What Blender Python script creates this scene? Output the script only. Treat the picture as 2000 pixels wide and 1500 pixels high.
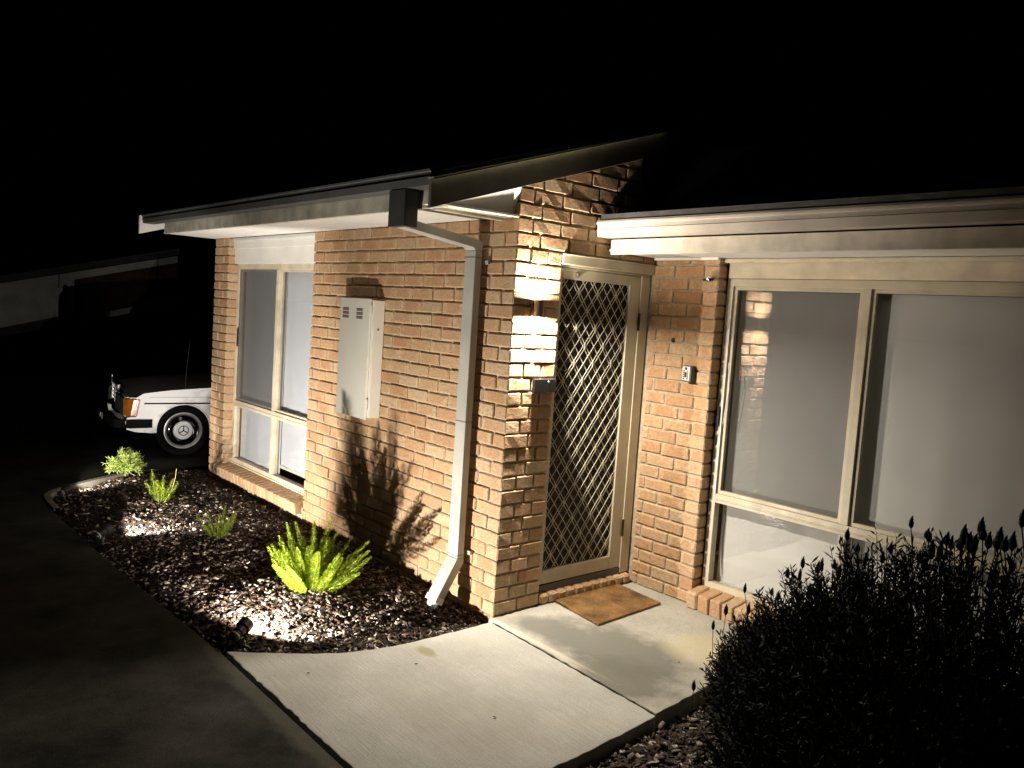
import bpy, bmesh, math, random
import numpy as np
from mathutils import Matrix, Vector
random.seed(7); NR = np.random.RandomState(11)
for o in list(bpy.data.objects): bpy.data.objects.remove(o)
S = bpy.context.scene
COL = S.collection

# ------------------------------------------------------------------ camera
CAM = Vector((3.605, -3.115, 1.839)); FPX = 1576.36
CR = Vector((0.6519, 0.7555, 0.0650)); CU = Vector((-0.1078, 0.0074, 0.9941)); CF = Vector((-0.7506, 0.6551, -0.0863))
cd = bpy.data.cameras.new('camera'); cam = bpy.data.objects.new('camera', cd); COL.objects.link(cam)
cd.sensor_width = 36; cd.lens = FPX / 2000 * 36; cd.clip_end = 2000; cd.clip_start = .05
M = Matrix.Identity(4)
for i in range(3): M[i][0], M[i][1], M[i][2], M[i][3] = CR[i], CU[i], -CF[i], CAM[i]
cam.matrix_world = M; S.camera = cam
def ray(u, v): return CF + CR * ((u - 1000) / FPX) - CU * ((v - 750) / FPX)
def px(P):
    d = Vector(P) - CAM; f = d.dot(CF); return 1000 + FPX * d.dot(CR) / f, 750 - FPX * d.dot(CU) / f
# ------------------------------------------------------------------ world: night sky
W = bpy.data.worlds.new('World'); S.world = W; W.use_nodes = True
wn = W.node_tree.nodes; wl = W.node_tree.links
bg = wn['Background']; sky = wn.new('ShaderNodeTexSky'); sky.sky_type = 'NISHITA'; sky.sun_disc = False
sky.sun_elevation = math.radians(-6); sky.sun_rotation = math.radians(200)
wl.new(sky.outputs[0], bg.inputs[0]); bg.inputs[1].default_value = 0.004
S.view_settings.view_transform = 'Standard'; S.view_settings.look = 'None'; S.view_settings.gamma = 1
S.view_settings.exposure = 0.0
LAMP_UP, LAMP_DOWN, SPOT_W = 27.0, 78.0, (245.0, 265.0, 120.0)
WARM = (1.0, .90, .75); SPOTC = (1.0, .92, .81)

# ------------------------------------------------------------------ helpers
def tag(o, label=None, cat=None, group=None, kind=None):
    if label: o['label'] = label
    if cat: o['category'] = cat
    if group: o['group'] = group
    if kind: o['kind'] = kind
    return o
def empty(name, loc, label, cat, group=None, rz=0):
    o = bpy.data.objects.new(name, None); COL.objects.link(o); o.location = loc; o.rotation_euler.z = rz
    o.empty_display_size = .1
    return tag(o, label, cat, group)
def adopt(o, p, world=True):
    """parent o to p; a mesh given in world coordinates keeps its place"""
    o.parent = p
    if world:
        o.matrix_parent_inverse = Matrix.Translation(-p.location)   # every adopted parent's own location is its world place
class MB:
    def __init__(s): s.v = []; s.f = []
    def add(s, vs, fs):
        n = len(s.v); s.v += [tuple(a) for a in vs]; s.f += [tuple(i + n for i in f) for f in fs]; return s
    def box(s, x0, x1, y0, y1, z0, z1):
        return s.add([(x0,y0,z0),(x1,y0,z0),(x1,y1,z0),(x0,y1,z0),(x0,y0,z1),(x1,y0,z1),(x1,y1,z1),(x0,y1,z1)],
            [(0,3,2,1),(4,5,6,7),(0,1,5,4),(1,2,6,5),(2,3,7,6),(3,0,4,7)])
    def prism(s, pts, off):
        """pts: polygon in 3D, extruded by vector off"""
        n = len(pts); off = Vector(off); a = [Vector(p) for p in pts]
        s.add(a + [p + off for p in a], [tuple(range(n - 1, -1, -1)), tuple(range(n, 2 * n))] + [(i, (i + 1) % n, (i + 1) % n + n, i + n) for i in range(n)])
        return s
    def bar(s, a, b, w, d, up=(0, 0, 1)):
        a = Vector(a); b = Vector(b); t = (b - a).normalized(); u = Vector(up)
        sx = t.cross(u)
        if sx.length < 1e-4: sx = t.cross(Vector((1, 0, 0)))
        sx.normalize(); sy = sx.cross(t).normalized(); c = [sx*w/2+sy*d/2, -sx*w/2+sy*d/2, -sx*w/2-sy*d/2, sx*w/2-sy*d/2]
        return s.prism([a + k for k in c], b - a)
    def tube(s, pts, r, n=8, cap=True):
        pts = [Vector(p) for p in pts]; k = len(pts); rr = r if hasattr(r, '__len__') else [r] * k
        base = len(s.v); prev = None
        for i, p in enumerate(pts):
            t = (pts[min(i + 1, k - 1)] - pts[max(i - 1, 0)]).normalized()
            if prev is None:
                prev = t.cross(Vector((.13, .27, .95)))
                if prev.length < .05: prev = t.cross(Vector((1, 0, 0)))
            x = (prev - t * prev.dot(t)).normalized(); prev = x; y = t.cross(x)
            for j in range(n):
                a = 2 * math.pi * j / n; s.v.append(tuple(p + (x * math.cos(a) + y * math.sin(a)) * rr[i]))
        for i in range(k - 1):
            for j in range(n):
                s.f.append((base+i*n+j, base+i*n+(j+1)%n, base+(i+1)*n+(j+1)%n, base+(i+1)*n+j))
        if cap:
            s.f.append(tuple(base + j for j in range(n - 1, -1, -1))); s.f.append(tuple(base + (k-1)*n + j for j in range(n)))
        return s
    def lathe(s, prof, c, ax, n=24):
        """prof: (radius, height along ax)"""
        ax = Vector(ax).normalized(); x = ax.orthogonal().normalized(); y = ax.cross(x); c = Vector(c); base = len(s.v)
        for r, h in prof:
            for j in range(n):
                a = 2*math.pi*j/n; s.v.append(tuple(c + ax*h + (x*math.cos(a)+y*math.sin(a))*max(r, 1e-4)))
        for i in range(len(prof)-1):
            for j in range(n): s.f.append((base+i*n+j, base+i*n+(j+1)%n, base+(i+1)*n+(j+1)%n, base+(i+1)*n+j))
        return s
    def build(s, name, mat, parent=None, smooth=False, bevel=0, world=True, flip=False, local=None):
        me = bpy.data.meshes.new(name); off = Vector(local) if local else Vector((0,0,0))
        me.from_pydata([tuple(Vector(v) - off) for v in s.v], [], s.f); 
        bm = bmesh.new(); bm.from_mesh(me); bmesh.ops.recalc_face_normals(bm, faces=bm.faces)
        if bevel:
            es = [e for e in bm.edges if len(e.link_faces) == 2 and e.calc_face_angle(0) > .6]
            bmesh.ops.bevel(bm, geom=es, offset=bevel, segments=2, affect='EDGES', profile=.6, clamp_overlap=True)
        bm.to_mesh(me); bm.free()
        me.materials.append(mat)
        if smooth:
            for p in me.polygons: p.use_smooth = True
            if smooth != 'full':
                try: me.set_sharp_from_angle(angle=.7)
                except Exception: pass
        o = bpy.data.objects.new(name, me); COL.objects.link(o); o.location = off
        if parent: adopt(o, parent, world)
        return o
def raw_mesh(name, V, F, mat, attrs=None, parent=None, world=True):
    """big numpy meshes; F is (n,k) array"""
    me = bpy.data.meshes.new(name); V = np.asarray(V, np.float32); F = np.asarray(F, np.int32); n, k = F.shape
    me.vertices.add(len(V)); me.vertices.foreach_set('co', V.ravel()); me.loops.add(n * k); me.loops.foreach_set('vertex_index', F.ravel())
    me.polygons.add(n); me.polygons.foreach_set('loop_start', np.arange(0, n * k, k, dtype=np.int32))
    if attrs is not None:
        a = me.attributes.new('rnd', 'FLOAT', 'POINT'); a.data.foreach_set('value', np.asarray(attrs, np.float32))
    me.update(calc_edges=True); me.validate(); me.materials.append(mat)
    o = bpy.data.objects.new(name, me); COL.objects.link(o)
    if parent: adopt(o, parent, world)
    return o

# ------------------------------------------------------------------ materials
def newmat(name):
    m = bpy.data.materials.new(name); m.use_nodes = True; nt = m.node_tree; return m, nt, nt.nodes['Principled BSDF']
class N:
    def __init__(s, nt): s.nt = nt
    def n(s, t, **k):
        q = s.nt.nodes.new(t)
        for a, b in k.items(): setattr(q, a, b)
        return q
    def link(s, a, b): s.nt.links.new(a, b)
    def tex(s, co, scale, detail=4, rough=.55, kind='ShaderNodeTexNoise'):
        q = s.n(kind); s.link(co, q.inputs['Vector']); q.inputs['Scale'].default_value = scale
        if kind == 'ShaderNodeTexNoise': q.inputs['Detail'].default_value = detail; q.inputs['Roughness'].default_value = rough
        return q.outputs[0]
    def ramp(s, f, stops):
        q = s.n('ShaderNodeValToRGB'); s.link(f, q.inputs[0]); e = q.color_ramp.elements
        while len(e) < len(stops): e.new(.5)
        for i, (p, c) in enumerate(stops):
            e[i].position = p; e[i].color = (*c, 1) if hasattr(c, '__len__') else (c, c, c, 1)
        return q.outputs[0]
    def mix(s, f, a, b, mode='MIX'):
        q = s.n('ShaderNodeMix', data_type='RGBA', blend_type=mode)
        for i, x in ((0, f), (6, a), (7, b)):
            if hasattr(x, 'is_linked'): s.link(x, q.inputs[i])
            else: q.inputs[i].default_value = x if i == 0 else (*x, 1)
        return q.outputs[2]
    def math(s, op, a, b=0.0, c=0.0):
        q = s.n('ShaderNodeMath', operation=op)
        for i, x in enumerate((a, b, c)):
            if hasattr(x, 'is_linked'): s.link(x, q.inputs[i])
            else: q.inputs[i].default_value = x
        return q.outputs[0]
    def bump(s, h, bsdf, strength=.5, dist=.01):
        q = s.n('ShaderNodeBump'); s.link(h, q.inputs['Height']); q.inputs['Strength'].default_value = strength; q.inputs['Distance'].default_value = dist
        s.link(q.outputs[0], bsdf.inputs['Normal'])
    def pos(s): return s.n('ShaderNodeNewGeometry').outputs['Position']
    def obj(s): return s.n('ShaderNodeTexCoord').outputs['Object']
def paint(name, c, rough=.5, var=.12, scale=6, bump=.08, metal=0, streak=False, spec=.4):
    m, nt, b = newmat(name); k = N(nt); co = k.pos()
    if streak:
        mp = k.n('ShaderNodeMapping'); k.link(co, mp.inputs[0]); mp.inputs['Scale'].default_value = (1, 1, .12); co2 = mp.outputs[0]
    else: co2 = co
    t = k.tex(co2, scale, 6); lo = tuple(x * (1 - var * 1.6) for x in c); hi = tuple(min(1, x * (1 + var)) for x in c)
    k.link(k.ramp(t, [(.3, lo), (.7, hi)]), b.inputs['Base Color'])
    b.inputs['Roughness'].default_value = rough; b.inputs['Metallic'].default_value = metal; b.inputs['Specular IOR Level'].default_value = spec
    k.link(k.ramp(k.tex(co, scale * 3, 3), [(.3, rough * .8), (.7, min(1, rough * 1.2))]), b.inputs['Roughness'])
    if bump: k.bump(k.tex(co, 90, 4), b, bump, .004)
    return m
def brick_mat():
    m, nt, b = newmat('clay_brick'); k = N(nt); co = k.pos()
    at = k.n('ShaderNodeAttribute'); at.attribute_name = 'bc'
    sp = k.n('ShaderNodeSeparateColor'); k.link(at.outputs['Color'], sp.inputs[0]); r, u, v = sp.outputs
    base = k.ramp(r, [(0, (.45,.275,.155)), (.2, (.49,.31,.175)), (.45, (.52,.35,.20)), (.7, (.51,.355,.21)), (.86, (.55,.41,.26)), (1, (.46,.335,.205))])
    big = k.tex(co, 9, 5, .6); fine = k.tex(co, 55, 6, .65)
    # darker fired heart of the face, paler kiss-marked ends
    au = k.math('ABSOLUTE', k.math('SUBTRACT', u, .5)); av = k.math('ABSOLUTE', k.math('SUBTRACT', v, .5))
    heart = k.math('SUBTRACT', k.math('ADD', .32, k.math('MULTIPLY', r, .16)), k.math('ADD', au, k.math('MULTIPLY', k.math('SUBTRACT', big, .5), .55)))
    heart = k.ramp(heart, [(0.0, 0.0), (.10, 1.0)])
    hv = k.ramp(k.math('ADD', av, k.math('MULTIPLY', k.math('SUBTRACT', fine, .5), .3)), [(.30, 1.0), (.46, 0.0)])
    hm = k.math('MULTIPLY', k.math('MULTIPLY', heart, hv), k.ramp(k.math('FRACT', k.math('MULTIPLY', r, 7.3)), [(.2, .05), (.8, .5)]))
    c = k.mix(hm, base, (.42, .225, .115))
    ends = k.math('MULTIPLY', k.ramp(k.math('ADD', au, k.math('MULTIPLY', k.math('SUBTRACT', big, .5), .25)), [(.30, 0.0), (.36, 1.0)]), k.ramp(k.math('FRACT', k.math('MULTIPLY', r, 13.7)), [(.35, 0.0), (.7, .7)]))
    c = k.mix(ends, c, (.56, .40, .25))
    c = k.mix(k.ramp(fine, [(.36, .45), (.55, 0.0)]), c, (.25, .13, .07))
    c = k.mix(k.ramp(k.tex(co, 23, 5, .7), [(.62, 0.0), (.76, .35)]), c, (.62, .50, .36))
    k.link(c, b.inputs['Base Color']); b.inputs['Roughness'].default_value = .92; b.inputs['Specular IOR Level'].default_value = .15
    h = k.math('ADD', k.math('MULTIPLY', k.tex(co, 34, 7, .68), .8), k.math('MULTIPLY', k.tex(co, 150, 3), .3))
    vr = k.tex(co, 70, kind='ShaderNodeTexVoronoi'); pit = k.ramp(vr, [(.0, 0.0), (.25, 1.0)])
    h = k.math('ADD', h, k.math('MULTIPLY', pit, .15))
    k.bump(h, b, .85, .014)
    return m
def mortar_mat():
    m, nt, b = newmat('mortar'); k = N(nt); co = k.pos()
    k.link(k.ramp(k.tex(co, 30, 6), [(.3, (.34,.27,.19)), (.7, (.52,.43,.31))]), b.inputs['Base Color']); b.inputs['Roughness'].default_value = .95
    k.bump(k.tex(co, 60, 6, .7), b, .8, .008); return m
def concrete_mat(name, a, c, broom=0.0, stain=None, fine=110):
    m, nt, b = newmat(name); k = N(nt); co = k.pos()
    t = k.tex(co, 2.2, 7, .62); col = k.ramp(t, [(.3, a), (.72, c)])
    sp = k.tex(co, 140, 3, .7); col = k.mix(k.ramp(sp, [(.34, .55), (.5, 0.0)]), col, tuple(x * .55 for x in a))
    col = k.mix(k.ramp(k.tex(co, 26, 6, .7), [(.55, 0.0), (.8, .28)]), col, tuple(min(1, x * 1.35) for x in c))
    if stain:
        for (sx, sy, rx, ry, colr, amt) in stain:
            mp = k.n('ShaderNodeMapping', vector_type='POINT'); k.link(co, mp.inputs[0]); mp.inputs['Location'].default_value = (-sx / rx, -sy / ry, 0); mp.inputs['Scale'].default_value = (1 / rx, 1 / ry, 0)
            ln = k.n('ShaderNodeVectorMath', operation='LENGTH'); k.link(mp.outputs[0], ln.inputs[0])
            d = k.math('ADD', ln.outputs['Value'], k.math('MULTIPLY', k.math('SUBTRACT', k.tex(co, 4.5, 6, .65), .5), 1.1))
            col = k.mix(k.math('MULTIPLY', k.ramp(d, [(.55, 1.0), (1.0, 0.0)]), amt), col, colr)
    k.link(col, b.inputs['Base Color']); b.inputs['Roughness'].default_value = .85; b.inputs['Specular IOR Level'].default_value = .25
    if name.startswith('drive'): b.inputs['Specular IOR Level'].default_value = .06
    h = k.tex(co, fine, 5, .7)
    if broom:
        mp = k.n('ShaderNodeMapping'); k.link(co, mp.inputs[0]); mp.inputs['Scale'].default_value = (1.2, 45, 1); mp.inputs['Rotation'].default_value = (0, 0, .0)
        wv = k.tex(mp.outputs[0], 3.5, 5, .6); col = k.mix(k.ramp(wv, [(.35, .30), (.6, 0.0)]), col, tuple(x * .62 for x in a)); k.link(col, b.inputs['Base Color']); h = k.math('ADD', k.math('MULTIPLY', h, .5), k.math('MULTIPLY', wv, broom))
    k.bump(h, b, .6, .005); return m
def chip_mat(name, stops):
    m, nt, b = newmat(name); k = N(nt); at = k.n('ShaderNodeAttribute'); at.attribute_name = 'rnd'
    c = k.ramp(at.outputs['Fac'], stops); b.inputs['Specular IOR Level'].default_value = .15; c = k.mix(k.ramp(k.tex(k.pos(), 120, 4), [(.35, .5), (.6, 0.0)]), c, (.02, .013, .009))
    k.link(c, b.inputs['Base Color']); b.inputs['Roughness'].default_value = .85
    k.bump(k.tex(k.pos(), 200, 4), b, .5, .003); return m
def leaf_mat(name, a, c, trans=.3, rough=.5):
    m, nt, b = newmat(name); k = N(nt); at = k.n('ShaderNodeAttribute'); at.attribute_name = 'rnd'
    col = k.ramp(at.outputs['Fac'], [(0, a), (1, c)]); k.link(col, b.inputs['Base Color']); b.inputs['Roughness'].default_value = rough; b.inputs['Specular IOR Level'].default_value = .3
    tr = k.n('ShaderNodeBsdfTranslucent'); k.link(col, tr.inputs[0]); mx = k.n('ShaderNodeMixShader'); mx.inputs[0].default_value = trans
    out = nt.nodes['Material Output']; k.link(b.outputs[0], mx.inputs[1]); k.link(tr.outputs[0], mx.inputs[2]); k.link(mx.outputs[0], out.inputs[0]); return m
def glass_mat(name, tint=(.95, .95, .95), rough=.0, ior=1.55):
    m, nt, b = newmat(name); k = N(nt); nt.nodes.remove(b); out = nt.nodes['Material Output']
    t = k.n('ShaderNodeBsdfTransparent'); t.inputs[0].default_value = (*tint, 1); g = k.n('ShaderNodeBsdfGlossy'); g.inputs['Roughness'].default_value = rough
    lw = k.n('ShaderNodeLayerWeight'); lw.inputs[0].default_value = .5; mx = k.n('ShaderNodeMixShader')   # Schlick, the same from both faces of the pane
    k.link(k.math('ADD', .075, k.math('MULTIPLY', k.math('POWER', lw.outputs['Facing'], 5.0), .9)), mx.inputs[0]); k.link(t.outputs[0], mx.inputs[1]); k.link(g.outputs[0], mx.inputs[2]); k.link(mx.outputs[0], out.inputs[0]); return m
def screen_mat(name, c, cover):
    m, nt, b = newmat(name); k = N(nt); out = nt.nodes['Material Output']; b.inputs['Base Color'].default_value = (*c, 1); b.inputs['Roughness'].default_value = .6
    t = k.n('ShaderNodeBsdfTransparent'); mx = k.n('ShaderNodeMixShader'); mx.inputs[0].default_value = cover
    k.link(t.outputs[0], mx.inputs[1]); k.link(b.outputs[0], mx.inputs[2]); k.link(mx.outputs[0], out.inputs[0]); return m
def emit_mat(name, c, s):
    m, nt, b = newmat(name); b.inputs['Base Color'].default_value = (*c, 1); b.inputs['Emission Color'].default_value = (*c, 1); b.inputs['Emission Strength'].default_value = s; return m

BRICK = brick_mat(); MORTAR = mortar_mat()
CREAM = paint('cream_powdercoat', (.50, .45, .33), .42, .10, 5, .05)
CREAMT = paint('cream_painted_timber', (.60, .53, .40), .6, .14, 7, .22)
WHITE = paint('white_painted_sheet', (.76, .74, .70), .6, .06, 3, .06)
FASC = paint('pale_fascia_paint', (.66, .62, .53), .65, .14, 8, .25)
BARGE = paint('dark_barge_paint', (.15, .146, .12), .7, .15, 8, .2)
WEATH = paint('weathered_fascia_paint', (.50, .47, .38), .7, .2, 9, .3)
GUTTER = paint('gutter_paint', (.56, .51, .44), .45, .12, 4, .05)
BLACKST = paint('blackened_steel', (.055, .055, .05), .6, .1, 6, .05)
DARKGUT = paint('dark_gutter_steel', (.075, .075, .072), .5, .12, 4, .05)
PIPE = paint('downpipe_paint', (.40, .39, .35), .5, .08, 4, .05)
PVC = paint('white_pvc', (.78, .77, .75), .4, .05, 8, .04)
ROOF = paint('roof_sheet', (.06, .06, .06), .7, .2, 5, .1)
PATH = concrete_mat('path_concrete', (.35, .342, .31), (.48, .472, .435), .9, [(.20, -.62, .10, .05, (.24, .22, .12), .8), (.9, -.9, .5, .35, (.33, .31, .26), .4)])
PORCH = concrete_mat('porch_concrete', (.30, .285, .24), (.46, .44, .38), 0, [(.75, .28, .60, .36, (.14, .137, .12), .9), (1.0, .05, .38, .27, (.13, .127, .105), .85), (.33, .16, .30, .17, (.16, .157, .14), .9), (1.05, .75, .3, .3, (.50, .43, .24), .5), (.1, -.035, .9, .03, (.52, .50, .44), .7)])
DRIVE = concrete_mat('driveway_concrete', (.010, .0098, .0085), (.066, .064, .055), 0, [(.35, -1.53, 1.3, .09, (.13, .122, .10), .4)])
SOIL = paint('garden_soil', (.022, .015, .011), .95, .3, 30, .9)
CHIP = chip_mat('bark_chip', [(0, (.025, .015, .011)), (.45, (.06, .038, .027)), (.72, (.145, .112, .088)), (.90, (.36, .31, .26)), (1, (.62, .56, .50))])
FERN = leaf_mat('foxtail_fern_needle', (.05, .12, .008), (.46, .56, .05), .38)
FERNSTEM = paint('fern_stem', (.33, .30, .10), .7, .1, 40, 0)
SPIKY = leaf_mat('spiky_leaf', (.20, .32, .06), (.46, .55, .16), .3)
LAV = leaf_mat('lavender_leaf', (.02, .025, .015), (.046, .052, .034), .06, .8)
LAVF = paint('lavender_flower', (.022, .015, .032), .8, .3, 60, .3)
BLACK = paint('black_plastic', (.018, .016, .016), .4, .1, 20, .04)
BRONZE = paint('bronze_lamp_body', (.13, .095, .07), .45, .1, 20, .05)
METER = paint('meter_box_paint', (.70, .68, .60), .45, .05, 3, .04)
SLOT = paint('dark_slot', (.16, .15, .13), .8, .1, 10, 0)
GLASS = glass_mat('window_glass'); SCREEN = screen_mat('flyscreen_mesh', (.15, .15, .15), .36)
SCREENC = screen_mat('flyscreen_mesh_inside', (.12, .12, .11), .2)
WIRE = screen_mat('door_flywire', (.02, .017, .013), .42)
BLIND = paint('roller_blind_fabric', (.70, .73, .79), .9, .04, 2, .1)
BLINDC = paint('roller_blind_fabric_cream', (.68, .68, .65), .9, .05, 2, .1)
GRILLE = paint('door_grille_paint', (.46, .43, .33), .75, .06, 10, 0)
TIMBER = paint('brown_timber_door', (.06, .037, .02), .6, .25, 6, .1, streak=True)
DARK = paint('dark_interior', (.02, .02, .02), .9, .1, 3, 0)
STEEL = paint('chrome_steel', (.7, .7, .7), .15, .05, 10, 0, metal=1)

# ------------------------------------------------------------------ ground, driveway, path, porch
g = MB().add([(-900,-900,-.12),(900,-900,-.12),(900,900,-.12),(-900,900,-.12)], [(0,1,2,3)]).build('ground', paint('night_lawn', (.05, .06, .035), .95, .3, 3, .5)); tag(g, kind='structure')
def rough_edge(pts, amp=.0025, step=.035):
    out = []; R = random.Random(len(pts))
    for i in range(len(pts)):
        a = Vector(pts[i]); b = Vector(pts[(i+1) % len(pts)]); n = int((b-a).length / step) if (b-a).length < 4 else 1; n = max(1, n); t = (b-a).normalized(); nn = Vector((-t.y, t.x))
        out.append(tuple(a))
        for k in range(1, n): out.append(tuple(a.lerp(b, k/n) + nn*R.gauss(0, amp)*(2.5 if R.random() < .06 else 1)))
    return out
def slab(name, pts, z0, z1, mat, bevel=.006):
    pts = rough_edge(pts)
    return tag(MB().prism([(x, y, z0) for x, y in pts], (0, 0, z1 - z0)).build(name, mat, bevel=bevel), kind='structure')
EDGE = [(-3.0,-1.628),(-3.7,-1.635),(-4.15,-1.62),(-4.36,-1.53),(-4.52,-1.36),(-4.72,-1.10),(-4.92,-.75),(-5.0,-.35),(-5.0,.2)]
def smooth_line(P, n=4):
    out = []; P = [Vector(p) for p in P]
    for i in range(len(P)-1):
        a, b, c, d = P[max(i-1,0)], P[i], P[i+1], P[min(i+2,len(P)-1)]
        for k in range(n):
            t = k/n; q = .5*((2*b) + (c-a)*t + (2*a-5*b+4*c-d)*t*t + (3*b-a-3*c+d)*t**3); out.append((q.x, q.y))
    return out + [tuple(P[-1])]
EDGE = smooth_line(EDGE)
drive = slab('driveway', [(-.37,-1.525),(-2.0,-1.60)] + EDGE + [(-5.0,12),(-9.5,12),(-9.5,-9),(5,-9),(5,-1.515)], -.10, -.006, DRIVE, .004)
CURVE = [(-.36,-1.50),(-.27,-1.38),(-.17,-1.24),(-.09,-1.12),(-.03,-1.0),(.015,-.86),(.04,-.7),(.052,-.5),(.055,-.28),(.05,-.06)]
path = slab('path', [(x, y) for x, y in CURVE] + [(1.36,-.122),(1.385,-.4),(1.40,-.9),(1.42,-1.50)], -.10, 0, PATH)
porch = slab('porch_slab', [(.012,-.045),(1.352,-.112),(1.33,.15),(1.30,.5),(1.30,1.36),(.012,1.36)], -.10, .003, PORCH)

# ------------------------------------------------------------------ the house
XJ, XL, YC, XC, WB = -2.536, -4.687, 1.263, .525, .375
CO = .086
house = empty('brick_house', (-2.3, 1.0, 0), 'tan brick house with white eaves, cream security door and large windows', 'house')
mb = MB()   # wall A mortar core
core_a = MB().box(XJ + .012, -.013, .013, .11, -.15, 2.42).build('front_wall', MORTAR, house)
core_p = MB().box(XL + .012, -4.342, .013, .10, -.15, 2.42).build('front_pier', MORTAR, house)
mb = MB(); mb.box(-.11, -.013, .115, WB - .012, -.15, 2.236); mb.prism([(-.013, .115, 2.236), (-.013, 1.06, 2.236), (-.013, 1.06, 2.88), (-.013, .115, 2.60)], (-.09, 0, 0)); mb.box(-.103, -.013, 1.0605, YC, 2.236, 2.44)
core_b = mb.build('entry_wall', MORTAR, house)
core_c = MB().box(-.10, XC - .013, YC + .012, YC + .10, -.15, 2.30).build('porch_wall', MORTAR, house)
MB().prism([(-.020, 1.07, 2.441), (-.020, 6.0, 2.441), (-.020, 6.0, 4.25), (-.020, 1.07, 2.90)], (-.05, 0, 0)).build('gable_shade_sheet', ROOF, house)  # dark sheet added in place of the gable bricks that lie in shade
bricks = []   # (core, x0,x1,y0,y1,z0,z1, long axis)
def row(n): return n * CO + .005, n * CO + .081
BM = .2365
for n in range(-1, 28):
    z0, z1 = row(n); ev = n % 2 == 0
    # corner brick shared by wall A and pier B
    if ev: bricks.append((core_b, -.11, 0, 0, .1825, z0, z1, 'y')); x = -.12
    else: bricks.append((core_b, -.23, 0, 0, .11, z0, z1, 'x')); x = -.24
    while x - XJ > .03:
        L = BM - .01
        if x - L - XJ < .045: L = x - XJ
        if x - L < XJ: L = x - XJ
        bricks.append((core_a, x - L, x, 0, .1, z0, z1, 'x')); x -= L + .01
    # pier B, door side
    if n < 26 and n >= 0:
        if ev: bricks.append((core_b, -.10, 0, .1925, WB, z0, z1, 'y'))
        else:
            bricks.append((core_b, -.10, 0, .12, .255, z0, z1, 'y')); bricks.append((core_b, -.10, 0, .265, WB, z0, z1, 'y'))
    # left pier
    c = -4.33 - (.205 if ev else .115)
    bricks.append((core_p, XL, c - .01, 0, .1, z0, z1, 'x')); bricks.append((core_p, c, -4.33, 0, .1, z0, z1, 'x'))
    # wall C
    if 0 <= n <= 26:
        zz = min(z1, 2.279); x = XC; first = True
        while x > .02:
            L = (.11 if not ev else .228) if first else .228
            first = False
            if x - L < .04: L = x
            bricks.append((core_c, max(0.0, x - L), x, YC, YC + .1, z0, zz, 'x')); x -= L + .01
barge = lambda y: 2.371 + (y + .64) * .323   # underside of the barge board
for n in range(26, 38):
    z0, z1 = row(n); ev = n % 2 == 0
    if n < 28: y = .1925 if ev else .12
    else: y = 0.0
    first = n >= 28
    while y < (1.9 if n < 28 else 1.0):
        L = (.1825 if ev else .11) if first else .228
        first = False; y1 = y + L
        if n >= 28: y1 = min(y1, 1.055)
        if n < 28 and y1 > YC - .03: y1 = YC + .0
        lim = barge(y) + .10
        if z1 < lim or (z0 < barge(y1) - .004 and z0 < lim):
            if z1 >= lim and barge(y1) + .1 > z1:
                ys = y + (z1 - lim) / .323
                if y1 - ys > .05: bricks.append((core_b, -.10, 0, ys, y1, z0, z1, 'y'))
            elif z1 < lim: bricks.append((core_b, -.10, 0, y, y1, z0, z1, 'y'))
        y = y1 + .01
        if n < 28 and y > YC - .06: break
def brick_bm(sx, sy, sz, ax, rnd, rs, wear=1.0):
    bm = bmesh.new(); bmesh.ops.create_cube(bm, size=1.0)
    for v in bm.verts: v.co = Vector((v.co.x * sx, v.co.y * sy, v.co.z * sz))
    bmesh.ops.bevel(bm, geom=list(bm.edges), offset=rs.uniform(.004, .0085) * wear, segments=1, affect='EDGES', clamp_overlap=True)
    L = sx if ax == 'x' else sy
    if L > .16:
        es = [e for e in bm.edges if abs((e.verts[0].co - e.verts[1].co)[0 if ax == 'x' else 1]) > L * .5]
        bmesh.ops.subdivide_edges(bm, edges=es, cuts=2, use_grid_fill=True)
    lay = bm.verts.layers.float_color.new('bc')
    for v in bm.verts:
        u = (v.co.x / sx if ax == 'x' else v.co.y / sy) + .5
        v[lay] = (rnd, u, v.co.z / sz + .5, 1)
        v.co += Vector((rs.uniform(-1, 1), rs.uniform(-1, 1), rs.uniform(-1, 1))) * .0016
    return bm
def area_px(b):
    _, x0, x1, y0, y1, z0, z1, ax = b
    u0, v0 = px((x0 if ax == 'x' else x1, y0, z0)); u1, v1 = px((x1, y1 if ax == 'y' else y0, z1))
    if max(u0, u1) < 0 or min(u0, u1) > 2000: return 0
    return abs(u1 - u0) * abs(v1 - v0)
RS = random.Random(5)
def add_brick(b, parent, name='brick'):
    _, x0, x1, y0, y1, z0, z1, ax = b
    j = [RS.uniform(-.0012, .0012) for _ in range(3)]; p = RS.uniform(-.0022, .0022)
    c = Vector(((x0+x1)/2 + j[0] + (p if ax == 'y' else 0), (y0+y1)/2 + (p if ax == 'x' else 0), (z0+z1)/2 + j[2]))
    bm = brick_bm(x1-x0, y1-y0, z1-z0, ax, RS.random(), RS)
    me = bpy.data.meshes.new(name); bm.to_mesh(me); bm.free(); me.materials.append(BRICK)
    for q in me.polygons: q.use_smooth = False
    o = bpy.data.objects.new(name, me); COL.objects.link(o); o.location = c; o.rotation_euler = (RS.gauss(0, .004), RS.gauss(0, .004), RS.gauss(0, .003))
    adopt(o, parent); return o
order = sorted(range(len(bricks)), key=lambda i: -area_px(bricks[i])); NSING = 250; single = set(order[:NSING])
rest = bmesh.new()
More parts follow.
